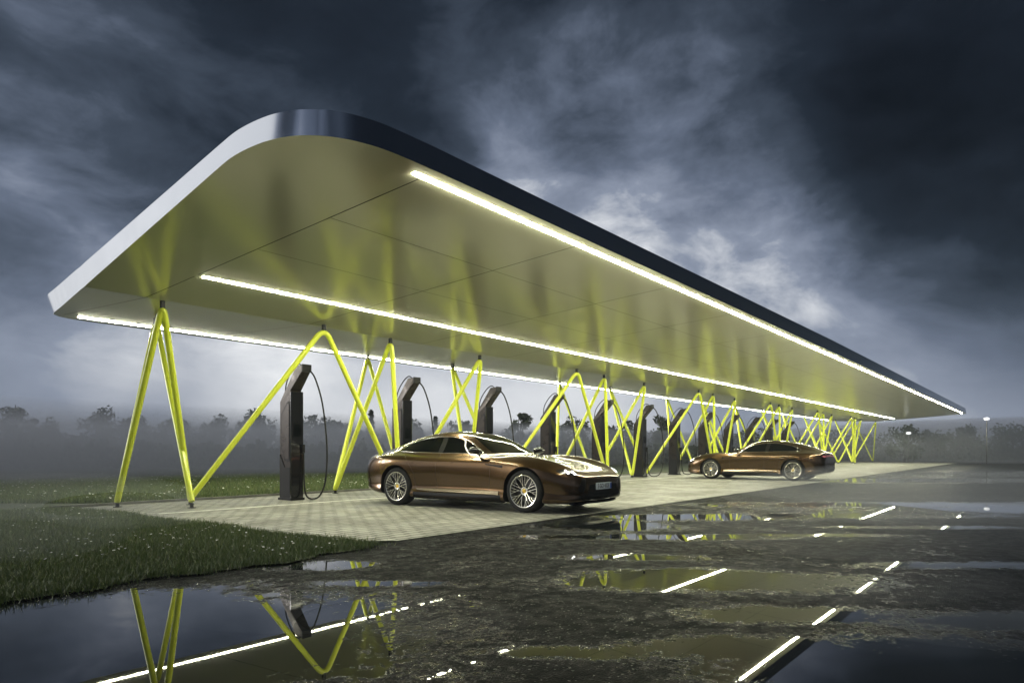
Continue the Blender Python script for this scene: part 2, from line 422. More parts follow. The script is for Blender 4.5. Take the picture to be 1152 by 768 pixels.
# split the outline along the valley so the soffit folds there
def densify(P, step=.25):
    out = []
    n = len(P)
    for i in range(n):
        a, b2 = P[i], P[(i + 1) % n]
        L = math.dist(a, b2)
        k = max(1, int(L / step)) if L < 15 else 1
        cuts = {q / k for q in range(k)}
        if (a[1] - V0) * (b2[1] - V0) < 0: cuts.add((V0 - a[1]) / (b2[1] - a[1]))
        for f in sorted(cuts): out.append((a[0] + (b2[0] - a[0]) * f, a[1] + (b2[1] - a[1]) * f))
    return out
D = densify(OUT)
n = len(D)
def fasc_h(u, v):
    return min(.40, .265 + .0065 * max(0, u - 4) + max(0, v - 6) * .005)
topo = []
for (x, y), (xo, yo) in zip(D, inset(D, -1.0)):
    t_ = -.05 + (min(y, 14.3) - 6) * .018 if (x < 5.5 and y > 5.2) else (-.05 if x < 5 else -.05)
    topo.append((x + (xo - x) * t_, y + (yo - y) * t_))
fr = [i for i in range(n) if D[i][1] <= V0 + 1e-4]; bk = [i for i in range(n) if D[i][1] >= V0 - 1e-4]
def rot_run(idx):       # make a cyclic run contiguous
    s = set(idx)
    st = [i for i in idx if (i - 1) % n not in s][0]
    return [(st + q) % n for q in range(len(idx))]
sv = [(x, y, zs(y)) for x, y in D]
lc(mesh_obj('soffit', sv, [tuple(rot_run(fr))[::-1], tuple(rot_run(bk))[::-1]], M['soffit'], canopy))
fv = [(x, y, zs(y)) for x, y in D] + [(topo[i][0], topo[i][1], zs(D[i][1]) + fasc_h(*D[i])) for i in range(n)]
lc(mesh_obj('fascia', fv, [(i, (i + 1) % n, n + (i + 1) % n, n + i) for i in range(n)], M['fascia'], canopy, True, 40))
rv = [(topo[i][0], topo[i][1], zs(D[i][1]) + fasc_h(*D[i])) for i in range(n)]
lc(mesh_obj('roof_deck', rv, [tuple(rot_run(fr)), tuple(rot_run(bk))], M['roof'], canopy))
def strip_mesh(u0, u1, v, wd=.06, dp=.010):
    z = zs(v); sl = -SF if v < V0 else SB
    vs = []
    for u in (u0, u1):
        for (dv, dd) in ((-wd / 2, 0.001), (-wd / 2 + .008, -dp), (wd / 2 - .008, -dp), (wd / 2, 0.001)):
            vs.append((u, v + dv, z + sl * dv + dd))
    fs = [(i, i + 1, 5 + i, 4 + i) for i in range(3)] + [(3, 2, 1, 0), (4, 5, 6, 7)]
    return vs, fs
for v, u0 in ((5.16, 5.05), (9.75, 5.28), (14.62, 5.45)):
    vs, fs = strip_mesh(u0, 63.0, v)
    lc(mesh_obj('light_strip', vs, fs, M['strip'], canopy))
sm = MB()
def seam_u(u, va, vb, w_=.008):
    n_ = 2
    for a, b2 in ((va, min(vb, V0)), (max(va, V0), vb)):
        if b2 - a < .01: continue
        sm.add([(u - w_, a, zs(a) - .002), (u + w_, a, zs(a) - .002), (u + w_, b2, zs(b2) - .002), (u - w_, b2, zs(b2) - .002)], [(3, 2, 1, 0)])
u = 5.18
while u < 63.5:
    seam_u(u, 5.22, 9.70); seam_u(u, 9.80, 14.55); u += 3.04
for v in (6.7, 8.2):
    sm.add([(5.2, v - .004, zs(v) - .002), (63, v - .004, zs(v) - .002), (63, v + .004, zs(v) - .003), (5.2, v + .004, zs(v) - .003)], [(3, 2, 1, 0)])
lc(sm.build('panel_joints', M['seam'], canopy))

# ------------------------------------------------------------------ yellow zigzag frames
ZT, ZB, FD = 3.27, .12, .26
PER = 9.15
def unit_pts(k):
    o = PER * k
    return [('b', 6.5 + o, 12.45), ('t', 8.46 + o, 11.12), ('b', 10.6 + o, 11.3), ('t', 10.3 + o, 11.25), ('b', 10.25 + o, 13.05), ('t', 12.25 + o, 14.25),
            ('b', 12.2 + o, 12.8), ('t', 13.58 + o, 11.5), ('b', 13.88 + o, 12.15), ('t', 14.85 + o, 13.6), ('b', 15.65 + o, 12.45)]
units = [[('b', 6.16, 11.75), ('t', 6.28, 13.3), ('b', 5.45, 12.95), ('t', 5.48, 11.38), ('b', 6.5, 12.45)]]
units += [unit_pts(k) for k in range(6)]
units += [[('b', 61.4, 12.45), ('t', 63.3, 11.15), ('b', 66.3, 11.9), ('t', 66.2 - 1.5, 13.0), ('b', 61.8, 12.6)]]
names = ['yellow-green zigzag tube frame standing alone at the near left corner of the canopy',
         'yellow-green zigzag tube frame between the first charger and the near brown car',
         'yellow-green zigzag tube frame rising behind the bonnet of the near car',
         'yellow-green zigzag tube frame just left of the far brown car',
         'yellow-green zigzag tube frame above the roof and tail of the far car',
         'yellow-green zigzag tube frame right behind the tail of the far car',
         'yellow-green zigzag tube frame second from the far end of the canopy',
         'yellow-green zigzag tube frame at the far right end of the canopy']
for ui, pts in enumerate(units):
    bx = sum(p[1] for p in pts) / len(pts); by = 12.3
    root = tag(empty('zigzag_support', (bx, by, 0)), names[ui], 'support frame', 'yellow zigzag frames carrying the canopy')
    P3 = []
    for kd, u, v in pts:
        zt = zs(v) - .15
        P3.append((u - bx, v - by, zt if kd == 't' else ZB))
    # the filleted bend swings short of the node, so overshoot it a little
    Q = []
    for i, p in enumerate(P3):
        if 0 < i < len(P3) - 1:
            e = (Vector(P3[i - 1]) - Vector(p)).normalized() + (Vector(P3[i + 1]) - Vector(p)).normalized()
            Q.append(Vector(p) - e * .25 * FD)
        else: Q.append(p)
    tb = MB(); tb.tube(fillet(Q, FD, 8), .052, 14)
    tb.build('tube', M['tube'], root, True, 50)
    for i, (kd, u, v) in enumerate(pts):
        if ui > 0 and i == 0: continue
        s = MB()
        if kd == 't': s.box(u - bx - .03, u - bx + .03, v - by - .03, v - by + .03, zs(v) - .12, zs(v) + .002); nm = 'top_bracket'
        else: s.tube([(u - bx, v - by, .004), (u - bx, v - by, .09)], .032, 12).tube([(u - bx, v - by, .006), (u - bx, v - by, .018)], .07, 12); nm = 'foot'
        s.build(nm, M['stub'], root)

# ------------------------------------------------------------------ chargers
def make_charger():
    root = empty('charging_pillar')
    prof = [(.20, .02), (.20, 1.98), (-.30, 2.68), (-.50, 2.68), (-.50, 2.56), (-.16, 2.2), (-.16, .02)]
    w_ = [.13, .13, .10, .10, .10, .125, .13]
    o = MB().prism_x(prof, 0, 0, w_).build('casing', M['copper'], root)
    bv = o.modifiers.new('bevel', 'BEVEL'); bv.width = .012; bv.segments = 2
    fp = MB().box(-.145, .145, -.20, -.161, .03, 2.18).build('front_panel', M['black_gloss'], root)
    bv = fp.modifiers.new('bevel', 'BEVEL'); bv.width = .01; bv.segments = 2
    MB().box(-.16, .16, -.22, .22, .006, .05).build('base_plate', M['black'], root)
    MB().box(-.085, .085, -.2035, -.2005, 1.28, 1.52).build('screen', M['glass_dark'], root)
    for s in (-1, 1):
        a, b2 = (s * .1325, s * .142) if s > 0 else (s * .142, s * .1325)
        MB().prism_x([(.19, .03), (.19, .92), (.02, .66), (-.15, .66), (-.15, .03)], a, b2).build('lower_cladding', M['black'], root)
        MB().prism_x([(.14, 1.05), (.14, 1.72), (-.08, 1.98), (-.15, 1.98), (-.15, .78), (-.02, .78)], a, b2).build('side_frame', M['black'], root)
        a, b2 = (s * .1425, s * .150) if s > 0 else (s * .150, s * .1425)
        MB().prism_x([(.115, 1.07), (.115, 1.70), (-.08, 1.93), (-.13, 1.93), (-.13, .83), (-.01, .83)], a, b2).build('side_panel', M['copper'], root)
    MB().box(-.105, .105, -.52, -.49, 2.55, 2.70).build('head_cap', M['black'], root)
    cb = MB().tube(curve_pts([(.06, -.50, 2.60), (.12, -.62, 2.42), (.19, -.76, 1.9), (.23, -.84, 1.1), (.22, -.82, .45), (.18, -.70, .12), (.14, -.50, .035), (.12, -.33, .10), (.115, -.27, .35), (.115, -.245, .98)], 8), .017, 8)
    cb.build('cable', M['rubber'], root, True, 60)
    hd = MB().box(.085, .145, -.25, -.20, .95, 1.12).build('plug_holder', M['black'], root)
    ar = MB().tube(curve_pts([(-.04, -.42, 2.66), (-.05, -.28, 2.73), (-.05, -.08, 2.60), (-.05, .10, 2.34), (-.05, .14, 2.02)], 8), .013, 8)
    ar.build('supply_hose', M['rubber'], root, True, 60)
    return root
def copy_tree(o, parent=None):
    c = o.copy(); COL.objects.link(c); c.parent = parent
    for ch in list(o.children): copy_tree(ch, c)
    return c
proto = make_charger()
clabels = ['tall dark copper charging pillar standing alone near the left end, nearest of the row',
           'dark copper charging pillar above the tail of the near car',
           'dark copper charging pillar above the roof of the near car',
           'dark copper charging pillar above the windscreen of the near car, crossed by a yellow tube',
           'dark copper charging pillar directly behind the bonnet of the near car',
           'dark copper charging pillar just right of the near car nose with a yellow foot at its base',
           'dark copper charging pillar in the open gap just left of the far car nose',
           'dark copper charging pillar above the bonnet of the far car',
           'dark copper charging pillar above the windscreen of the far car',
           'dark copper charging pillar above the front window of the far car',
           'dark copper charging pillar above the rear window of the far car',
           'dark copper charging pillar farthest along the row, above the far car back']
for i in range(12):
    o = proto if i == 0 else copy_tree(proto)
    o.location = (8.42 + 3.04 * i, 12.12, 0)
    tag(o, clabels[i], 'charger', 'charging pillars under the canopy')

# ------------------------------------------------------------------ car
S_ = [
 (.985, [(0,.56),(.2,.56),(.36,.555),(.46,.54),(.53,.52),(.56,.48),(.57,.42),(.56,.34),(.50,.28),(0,.26)]),
 (.95, [(0,.615),(.25,.615),(.46,.605),(.60,.59),(.68,.56),(.715,.50),(.725,.42),(.71,.32),(.64,.23),(0,.2)]),
 (.85, [(0,.675),(.27,.675),(.50,.675),(.66,.67),(.76,.635),(.81,.56),(.825,.45),(.81,.32),(.74,.19),(0,.17)]),
 (.65, [(0,.735),(.3,.735),(.54,.75),(.71,.765),(.82,.73),(.885,.64),(.905,.5),(.89,.33),(.83,.17),(0,.15)]),
 (.35, [(0,.80),(.3,.80),(.54,.82),(.71,.855),(.84,.835),(.93,.73),(.955,.58),(.94,.36),(.88,.16),(0,.14)]),
 (0.0, [(0,.855),(.3,.855),(.54,.87),(.71,.91),(.855,.89),(.95,.78),(.975,.6),(.96,.38),(.9,.16),(0,.13)]),
 (-.35,[(0,.905),(.3,.905),(.54,.91),(.71,.93),(.85,.91),(.935,.8),(.958,.6),(.945,.38),(.9,.16),(0,.13)]),
 (-.62,[(0,.945),(.3,.945),(.56,.94),(.72,.938),(.85,.91),(.925,.82),(.942,.62),(.930,.38),(.905,.16),(0,.13)]),
 (-.85,[(0,1.06),(.3,1.05),(.55,1.015),(.72,.955),(.83,.925),(.918,.83),(.935,.62),(.915,.38),(.91,.16),(0,.13)]),
 (-1.15,[(0,1.215),(.3,1.205),(.54,1.165),(.69,1.04),(.81,.935),(.912,.84),(.93,.62),(.905,.38),(.91,.16),(0,.13)]),
 (-1.5,[(0,1.335),(.28,1.325),(.5,1.285),(.645,1.13),(.8,.945),(.912,.845),(.93,.62),(.90,.38),(.91,.16),(0,.13)]),
 (-1.9,[(0,1.38),(.28,1.37),(.49,1.33),(.63,1.16),(.795,.95),(.918,.85),(.935,.63),(.90,.38),(.91,.16),(0,.13)]),
 (-2.3,[(0,1.37),(.27,1.36),(.48,1.32),(.625,1.16),(.795,.96),(.93,.865),(.955,.65),(.925,.38),(.91,.16),(0,.13)]),
 (-2.7,[(0,1.315),(.26,1.305),(.46,1.265),(.61,1.13),(.79,.98),(.95,.89),(.98,.68),(.96,.4),(.91,.17),(0,.14)]),
 (-3.05,[(0,1.225),(.25,1.215),(.44,1.18),(.59,1.08),(.78,.985),(.955,.90),(.987,.7),(.965,.42),(.9,.19),(0,.16)]),
 (-3.4,[(0,1.115),(.24,1.11),(.43,1.08),(.58,1.02),(.76,.97),(.925,.90),(.965,.7),(.945,.42),(.87,.21),(0,.18)]),
 (-3.7,[(0,1.02),(.24,1.015),(.45,.995),(.6,.97),(.74,.935),(.87,.87),(.92,.68),(.90,.42),(.81,.24),(0,.21)]),
 (-3.87,[(0,.985),(.25,.98),(.47,.965),(.62,.94),(.74,.895),(.82,.81),(.86,.66),(.84,.43),(.74,.27),(0,.24)]),
 (-3.95,[(0,.90),(.25,.895),(.45,.885),(.58,.865),(.69,.82),(.755,.74),(.78,.62),(.76,.44),(.66,.31),(0,.28)]),
 (-3.985,[(0,.80),(.22,.80),(.42,.79),(.54,.775),(.62,.74),(.66,.68),(.67,.6),(.65,.48),(.56,.38),(0,.36)]),
]
S_ = [(x if x > -3.4 else -3.4 + (x + 3.4) * .80, [(y, z + (.022 if i == 3 and -.4 < x < .7 else 0) + (.012 * max(0, 1 - abs(x + 1.9) / .8) if i < 3 else 0)) for i, (y, z) in enumerate(P)]) for x, P in S_]
def body_mesh():
    A = np.array([[(x, y, z) for y, z in P] for x, P in S_], float)
    ns, npt = A.shape[:2]; nu, nv = (ns - 1) * 7, (npt - 1) * 7
    rows = []
    for i in range(nu + 1):
        tt = i / 7; sec = catmull([A[j] for j in range(ns)], tt)
        rows.append([catmull([sec[j] for j in range(npt)], q / 7) for q in range(nv + 1)])
    V = []; Fc = []; ring = 2 * nv
    for r in rows:
        left = [tuple(p) for p in r]
        right = [(p[0], -p[1], p[2]) for p in r[1:-1]][::-1]
        left[0] = (left[0][0], 0, left[0][2]); left[-1] = (left[-1][0], 0, left[-1][2])
        V += left + right
    for i in range(nu):
        for q in range(ring):
            Fc.append((i * ring + q, i * ring + (q + 1) % ring, (i + 1) * ring + (q + 1) % ring, (i + 1) * ring + q))
    Fc.append(tuple(range(ring))[::-1]); Fc.append(tuple(nu * ring + q for q in range(ring)))
    return V, Fc
def eval_mesh(o):
    dg = bpy.context.evaluated_depsgraph_get()
    return bpy.data.meshes.new_from_object(o.evaluated_get(dg))
WB = -2.9; WR = .355
def make_car():
    root = empty('parked_car')
    V, Fc = body_mesh()
    body = mesh_obj('body', V, Fc, M['paint'], root, True)
    bm = bmesh.new(); bm.from_mesh(body.data); bmesh.ops.recalc_face_normals(bm, faces=bm.faces); bm.to_mesh(body.data)
    bvh = BVHTree.FromBMesh(bm); bm.free()
    body.data.materials.append(M['black'])
    cut = MB()
    for x in (0, WB):
        for s in (-1, 1):
            y0, y1 = (.60, 1.2) if s > 0 else (-1.2, -.60)
            seg = 64; rr = .405
            vs = [(x + rr * math.cos(2 * math.pi * i / seg), y, WR + rr * math.sin(2 * math.pi * i / seg)) for y in (y0, y1) for i in range(seg)]
            cut.add(vs, [tuple(range(seg))[::-1] , tuple(range(seg, 2 * seg))] + [(i, (i + 1) % seg, seg + (i + 1) % seg, seg + i) for i in range(seg)])
    co = cut.build('cutter', M['black'])
    bmc = bmesh.new(); bmc.from_mesh(co.data); bmesh.ops.recalc_face_normals(bmc, faces=bmc.faces); bmc.to_mesh(co.data); bmc.free()
    md = body.modifiers.new('arches', 'BOOLEAN'); md.object = co; md.operation = 'DIFFERENCE'; md.solver = 'EXACT'; md.material_mode = 'TRANSFER'
    me = eval_mesh(body); body.modifiers.clear(); body.data = me
    me.polygons.foreach_set('use_smooth', [True] * len(me.polygons)); me.set_sharp_from_angle(angle=R(38))
    bpy.data.objects.remove(co)
    # --- patches projected on the body
    def proj(a, b2, axis, s=1, off=.004):
        if axis == 'side': o_, d_ = Vector((a, s * 2, b2)), Vector((0, -s, 0))
        elif axis == 'top': o_, d_ = Vector((a, b2, 3)), Vector((0, 0, -1))
        elif axis == 'front': o_, d_ = Vector((3, a, b2)), Vector((-1, 0, 0))
        else: o_, d_ = Vector((-6, a, b2)), Vector((1, 0, 0))
        hit, nr, _, _ = bvh.ray_cast(o_, d_)
        if hit is None: return None
        if nr.dot(d_) > 0: nr = -nr
        return hit + nr * off
    def patch(name, poly, axis, m, s=1, off=.004, step=.035, parent=root, smooth_poly=True):
        if smooth_poly:
            A = [np.array(p, float) for p in poly]; A = [A[-1]] + A + [A[0], A[1]]
            pts = []
            for i in range(1, len(A) - 2):
                for q in range(6):
                    f = q / 6; p0, p1, p2, p3 = A[i - 1], A[i], A[i + 1], A[i + 2]
                    pts.append(tuple(.5 * ((2 * p1) + (-p0 + p2) * f + (2 * p0 - 5 * p1 + 4 * p2 - p3) * f * f + (-p0 + 3 * p1 - 3 * p2 + p3) * f ** 3)))
        else:
            pts = []
            for i in range(len(poly)):
                a, b2 = poly[i], poly[(i + 1) % len(poly)]; kk = max(1, int(math.dist(a, b2) / step))
                pts += [(a[0] + (b2[0] - a[0]) * q / kk, a[1] + (b2[1] - a[1]) * q / kk) for q in range(kk)]
        n_ = len(pts)
        xs = [p[0] for p in pts]; ys = [p[1] for p in pts]
        inner = []
        x = min(xs) + step / 2
        while x < max(xs):
            y = min(ys) + step / 2
            while y < max(ys):
                ins = False; j = n_ - 1
                for i in range(n_):
                    if (pts[i][1] > y) != (pts[j][1] > y) and x < (pts[j][0] - pts[i][0]) * (y - pts[i][1]) / (pts[j][1] - pts[i][1]) + pts[i][0]: ins = not ins
                    j = i
                if ins and min(math.dist((x, y), p) for p in pts) > step * .4: inner.append((x, y))
                y += step
            x += step
        allp = [Vector(p) for p in pts + inner]
        r = delaunay_2d_cdt(allp, [(i, (i + 1) % n_) for i in range(n_)], [], 1, 1e-6)
        vs = [proj(p[0], p[1], axis, s, off) for p in r[0]]
        ok = [v is not None for v in vs]
        vs = [v if v is not None else Vector((0, 0, .5)) for v in vs]
        fs = [tuple(f) for f in r[2] if all(ok[i] for i in f)]
        ob = mesh_obj(name, vs, fs, m, parent, True)
        b3 = bmesh.new(); b3.from_mesh(ob.data)
        b3.normal_update()
        out = {'side': Vector((0, s, 0)), 'top': Vector((0, 0, 1)), 'front': Vector((1, 0, 0)), 'rear': Vector((-1, 0, 0))}[axis]
        fl_ = [f for f in b3.faces if f.normal.dot(out) < 0]
        bmesh.ops.reverse_faces(b3, faces=fl_)
        b3.to_mesh(ob.data); b3.free()
        return ob
    def line(name, poly, axis, m, r=.004, s=1, off=.002, parent=root, per=6, smooth_poly=True):
        pp = curve_pts(poly, per) if smooth_poly else [tuple(np.array(poly[i]) + (np.array(poly[i + 1]) - np.array(poly[i])) * q / per) for i in range(len(poly) - 1) for q in range(per)] + [poly[-1]]
        v3 = [proj(p[0], p[1], axis, s, off) for p in pp]; v3 = [v for v in v3 if v is not None]
        return MB().tube(v3, r, 6).build(name, m, parent, True)
    # glass
    patch('windscreen', [(-.72, 0), (-.74, .35), (-.83, .60), (-.95, .61), (-1.30, .51), (-1.43, .40), (-1.46, 0), (-1.43, -.40), (-1.30, -.51), (-.95, -.61), (-.83, -.60), (-.74, -.35)], 'top', M['glass_dark'])
    patch('rear_window', [(-2.62, 0), (-2.65, .34), (-2.85, .40), (-3.28, .36), (-3.42, .28), (-3.45, 0), (-3.42, -.28), (-3.28, -.36), (-2.85, -.40), (-2.65, -.34)], 'top', M['glass_dark'])
    patch('roof_panel', [(-1.56, -.38), (-1.56, .38), (-2.5, .36), (-2.5, -.36)], 'top', M['glass_dark'], smooth_poly=False)
    belt = [(-.98, .972), (-1.5, .985), (-2.0, .990), (-2.5, 1.0), (-2.88, 1.015)]
    arch = [(-1.22, 1.10), (-1.45, 1.20), (-1.75, 1.262), (-2.1, 1.278), (-2.45, 1.25), (-2.75, 1.185), (-3.0, 1.09)]
    loop = [(-.98, .972)] + arch + [(-3.06, 1.04), (-2.95, 1.02)] + belt[::-1][1:-1]
    def top_z(x):
        P = sorted([(-.98, .972)] + arch + [(-3.06, 1.04)])
        return float(np.interp(x, [p[0] for p in P], [p[1] for p in P]))
    for s in (-1, 1):
        frontp = [(-1.0, .976), (-1.22, 1.10), (-1.45, 1.20), (-1.75, 1.262), (-1.93, 1.272), (-1.90, .992), (-1.5, .986)]
        rearp = [(-2.02, .994), (-2.05, 1.274), (-2.45, 1.25), (-2.75, 1.185), (-3.0, 1.09), (-3.06, 1.045), (-2.92, 1.02), (-2.5, 1.003)]
        patch('side_window', frontp, 'side', M['glass_dark'], s, smooth_poly=False)
        patch('side_window', rearp, 'side', M['glass_dark'], s, smooth_poly=False)
        patch('door_pillar', [(-1.90, .992), (-1.93, 1.273), (-2.05, 1.274), (-2.02, .994)], 'side', M['rim_dark'], s, .003, smooth_poly=False)
        line('window_trim', [(-.96, .966)] + [(x, z + .010) for x, z in arch] + [(-3.08, 1.045), (-3.0, 1.015)] + [(x, z - .006) for x, z in belt[::-1]], 'side', M['chrome'], .0045, s, .002)
        # doors, seams, handles
        line('door_seam', [(-.72, .90), (-.70, .6), (-.74, .30)], 'side', M['ink'], .003, s, 0)
        line('door_seam', [(-1.93, .97), (-1.93, .6), (-1.90, .30)], 'side', M['ink'], .003, s, 0)
        line('door_seam', [(-2.72, .95), (-2.62, .85), (-2.45, .62), (-2.42, .42), (-2.38, .30)], 'side', M['ink'], .003, s, 0)
        line('bonnet_seam', [(-.60, .78), (-.1, .77), (.35, .69), (.6, .60)], 'top', M['ink'], .003, s, 0) if s > 0 else line('bonnet_seam', [(-.60, -.78), (-.1, -.77), (.35, -.69), (.6, -.60)], 'top', M['ink'], .003, s, 0)
        for hx in (-1.66, -2.58): patch('door_handle', [(hx - .1, .80), (hx + .1, .795), (hx + .1, .82), (hx - .1, .825)], 'side', M['chrome'] if False else M['paint'], s, .010, .02, smooth_poly=False)
        patch('fender_vent', [(-.43, .775), (-.80, .80), (-.80, .785), (-.43, .735)], 'side', M['black'], s, .004, .02, smooth_poly=False)
        patch('side_skirt', [(-.45, .145), (-.45, .27), (-2.44, .27), (-2.44, .145)], 'side', M['black'], s, .006, smooth_poly=False)
        patch('sill_blade', [(-.50, .275), (-.50, .335), (-2.40, .335), (-2.36, .305), (-2.0, .285)], 'side', M['blade'], s, .012, smooth_poly=False)
        # mirror
        mm = MB(); st = [(-.98, s * .84, .955), (-.99, s * .93, .985)]
        mm.tube(st, [.03, .022], 8)
        sh = []
        vs = []; nn = 14
        for i in range(nn + 1):
            a = math.pi * i / nn
            for q in range(12):
                b2 = 2 * math.pi * q / 12
                r0 = math.sin(a) ** .6
                vs.append((-.98 + .075 * math.cos(b2) * r0 + (.02 if math.cos(b2) > 0 else 0), s * (1.02 - .12 * math.cos(a)), 1.03 + .062 * math.sin(b2) * r0))
        mm.add(vs, [(i * 12 + q, i * 12 + (q + 1) % 12, (i + 1) * 12 + (q + 1) % 12, (i + 1) * 12 + q) for i in range(nn) for q in range(12)])
        mm.build('wing_mirror', M['black_gloss'], root, True, 60)
        # headlight
        hl = patch('headlight', [(s * .665, .655), (s * .70, .70), (s * .77, .725), (s * .84, .725), (s * .875, .70), (s * .865, .66), (s * .80, .63), (s * .72, .62)], 'front', M['black_gloss'], 1, .004, .02)
        for (yy, zz) in ((.735, .68), (.735, .65), (.80, .70), (.80, .665)):
            p = proj(s * yy, zz, 'front', 1, .006)
            if p: MB().tube([p - Vector((.01, 0, 0)), p + Vector((.008, s * .004, .002))], .011, 10).build('lamp', M['led'], hl)
        patch('air_duct', [(s * .585, .57), (s * .66, .575), (s * .71, .50), (s * .755, .42), (s * .72, .36), (s * .64, .37), (s * .60, .46)], 'front', M['black'], 1, .003, .02)
        patch('fog_blade', [(s * .50, .40), (s * .60, .385), (s * .66, .35), (s * .72, .335), (s * .70, .31), (s * .55, .335)], 'front', M['paint'], 1, .012, .02)
        patch('tail_duct', [(s * .58, .44), (s * .72, .46), (s * .74, .38), (s * .62, .36)], 'rear', M['black'], 1, .004, .02)
    patch('grille', [(-.56, .375), (0, .37), (.56, .375), (.70, .33), (.74, .27), (.62, .225), (0, .215), (-.62, .225), (-.74, .27), (-.70, .33)], 'front', M['black_gloss'], 1, .003, .025)  # real grille, widened in black to paint in the dark reflection below
    patch('bumper_shade_patch', [(-.48, .47), (.48, .47), (.50, .385), (-.50, .385)], 'front', M['black_gloss'], 1, .003, .025, smooth_poly=False)  # added black patch; the bumper's dark reflection is put into its colour
    MB().prism_x([(0, 0)], 0, 0) if False else None
    lip = MB(); lp = [(.60, -.86), (.86, -.72), (.965, -.4), (.99, 0), (.965, .4), (.86, .72), (.60, .86)]
    lp = curve_pts([(a, b2, 0) for a, b2 in lp], 5)
    vs = []
    for (a, b2, _) in lp: vs += [(a, b2, .165), (a, b2, .185), (a - .25, b2 * .8, .19), (a - .25, b2 * .8, .16)]
    lip.add(vs, [(i * 4 + q, i * 4 + (q + 1) % 4, (i + 1) * 4 + (q + 1) % 4, (i + 1) * 4 + q) for i in range(len(lp) - 1) for q in range(4)])
    lip.build('front_splitter', M['black_gloss'], root)
    patch('tail_light', [(-.70, .79), (-.80, .83), (-.72, .855), (0, .865), (.72, .855), (.80, .83), (.70, .79), (0, .825)], 'rear', M['tail_glass'], 1, .004, .03, smooth_poly=False)
    patch('rear_diffuser', [(-.55, .42), (.55, .42), (.60, .33), (-.60, .33)], 'rear', M['black'], 1, .004, .03, smooth_poly=False)
    # number plate
    pl = MB().box(.99, 1.003, -.26, .26, .385, .495).build('number_plate', M['plate'], root)
    MB().box(1.0035, 1.005, .215, .255, .39, .49).build('plate_band', M['plate_blue'], pl)
    cu = bpy.data.curves.new('plate_text', 'FONT'); cu.body = 'S GO 432E'; cu.size = .105; cu.extrude = .001; cu.align_x = 'CENTER'; cu.align_y = 'CENTER'
    to = bpy.data.objects.new('plate_text', cu); COL.objects.link(to)
    tm = eval_mesh(to); bpy.data.objects.remove(to)
    tm.transform(Matrix.Scale(.86, 4, (1, 0, 0)))
    tm.materials.clear(); tm.materials.append(M['ink'])
    t2 = bpy.data.objects.new('plate_text', tm); link(t2, pl); t2.location = (1.0045, -.02, .44); t2.rotation_euler = (R(90), 0, R(90))
    # wheels
    for x in (0, WB):
        for s in (-1, 1):
            yo = .955 if x == 0 else .965
            wh = bpy.data.objects.new('wheel', None)
            hub = MB().lathe_y([(s * .05, .0), (s * .05, .09), (s * .11, .09), (s * .11, .0)], 24).build('wheel', M['rim_dark'], root, True, 40)
            hub.location = (x, s * (yo - .16), WR)
            e0, e1 = s * .155, -s * .10
            MB().lathe_y([(e1, .265), (e1 + s * .005, .325), (e1 + s * .03, .348), (e1 + s * .06, WR), (s * .095, WR), (s * .125, .350), (s * .150, .325), (s * .158, .295), (s * .150, .272)], 72).build('tyre', M['rubber'], hub, True, 35)
            rm = MB().lathe_y([(e1, .262), (s * .13, .262), (s * .150, .274), (s * .153, .268), (s * .150, .258), (s * .10, .250), (e1, .245)], 72)
            # ten crossed double spokes
            def pt(r, an, yy): return Vector((r * math.cos(an), s * yy, r * math.sin(an)))
            for i in range(5):
                a0 = 2 * math.pi * i / 5 + .3
                for sg in (-1, 1):
                    rm.tube([pt(.05, a0 + sg * .42, .114), pt(.14, a0 + sg * .17, .138), pt(.264, a0 + sg * .11, .147)], [.008, .006, .006], 6)
                    rm.tube([pt(.10, a0 + sg * .24, .130), pt(.19, a0 + sg * .43, .140), pt(.264, a0 + sg * .52, .147)], [.0055, .005, .005], 6)
                    rm.tube([pt(.165, a0 + sg * .38, .138), pt(.264, a0 + sg * .30, .147)], [.004, .0042], 6)
            rm.lathe_y([(s * .10, .075), (s * .122, .07), (s * .125, .05), (s * .118, .035)], 32)
            rm.build('rim', M['rim'], hub, True, 40)
            MB().lathe_y([(s * .118, 0.0), (s * .128, .02), (s * .118, .034)], 20).build('hub_cap', M['gold'], hub, True)
            MB().lathe_y([(s * .02, .07), (s * .02, .20), (s * .0, .20)], 40).build('brake_disc', M['disc'], hub, True, 30)
            MB().lathe_y([(e1 + s * .02, 0), (e1 + s * .02, .25)], 40).build('wheel_back', M['black'], hub)
    return root
car = make_car()
CS = .965
car.scale = (CS, CS, CS)
far = copy_tree(car)
car.location = (9.80, 6.66, .006); car.rotation_euler = (0, 0, R(-87.5))
tag(car, 'low copper-brown sports saloon in the foreground with headlights lit, nose towards the puddles', 'car', 'brown cars parked at the chargers')
far.location = (24.62, 9.42, .006); far.rotation_euler = (0, 0, R(90))
tag(far, 'smaller distant copper-brown sports saloon facing the chargers, tail towards the wet asphalt', 'car', 'brown cars parked at the chargers')

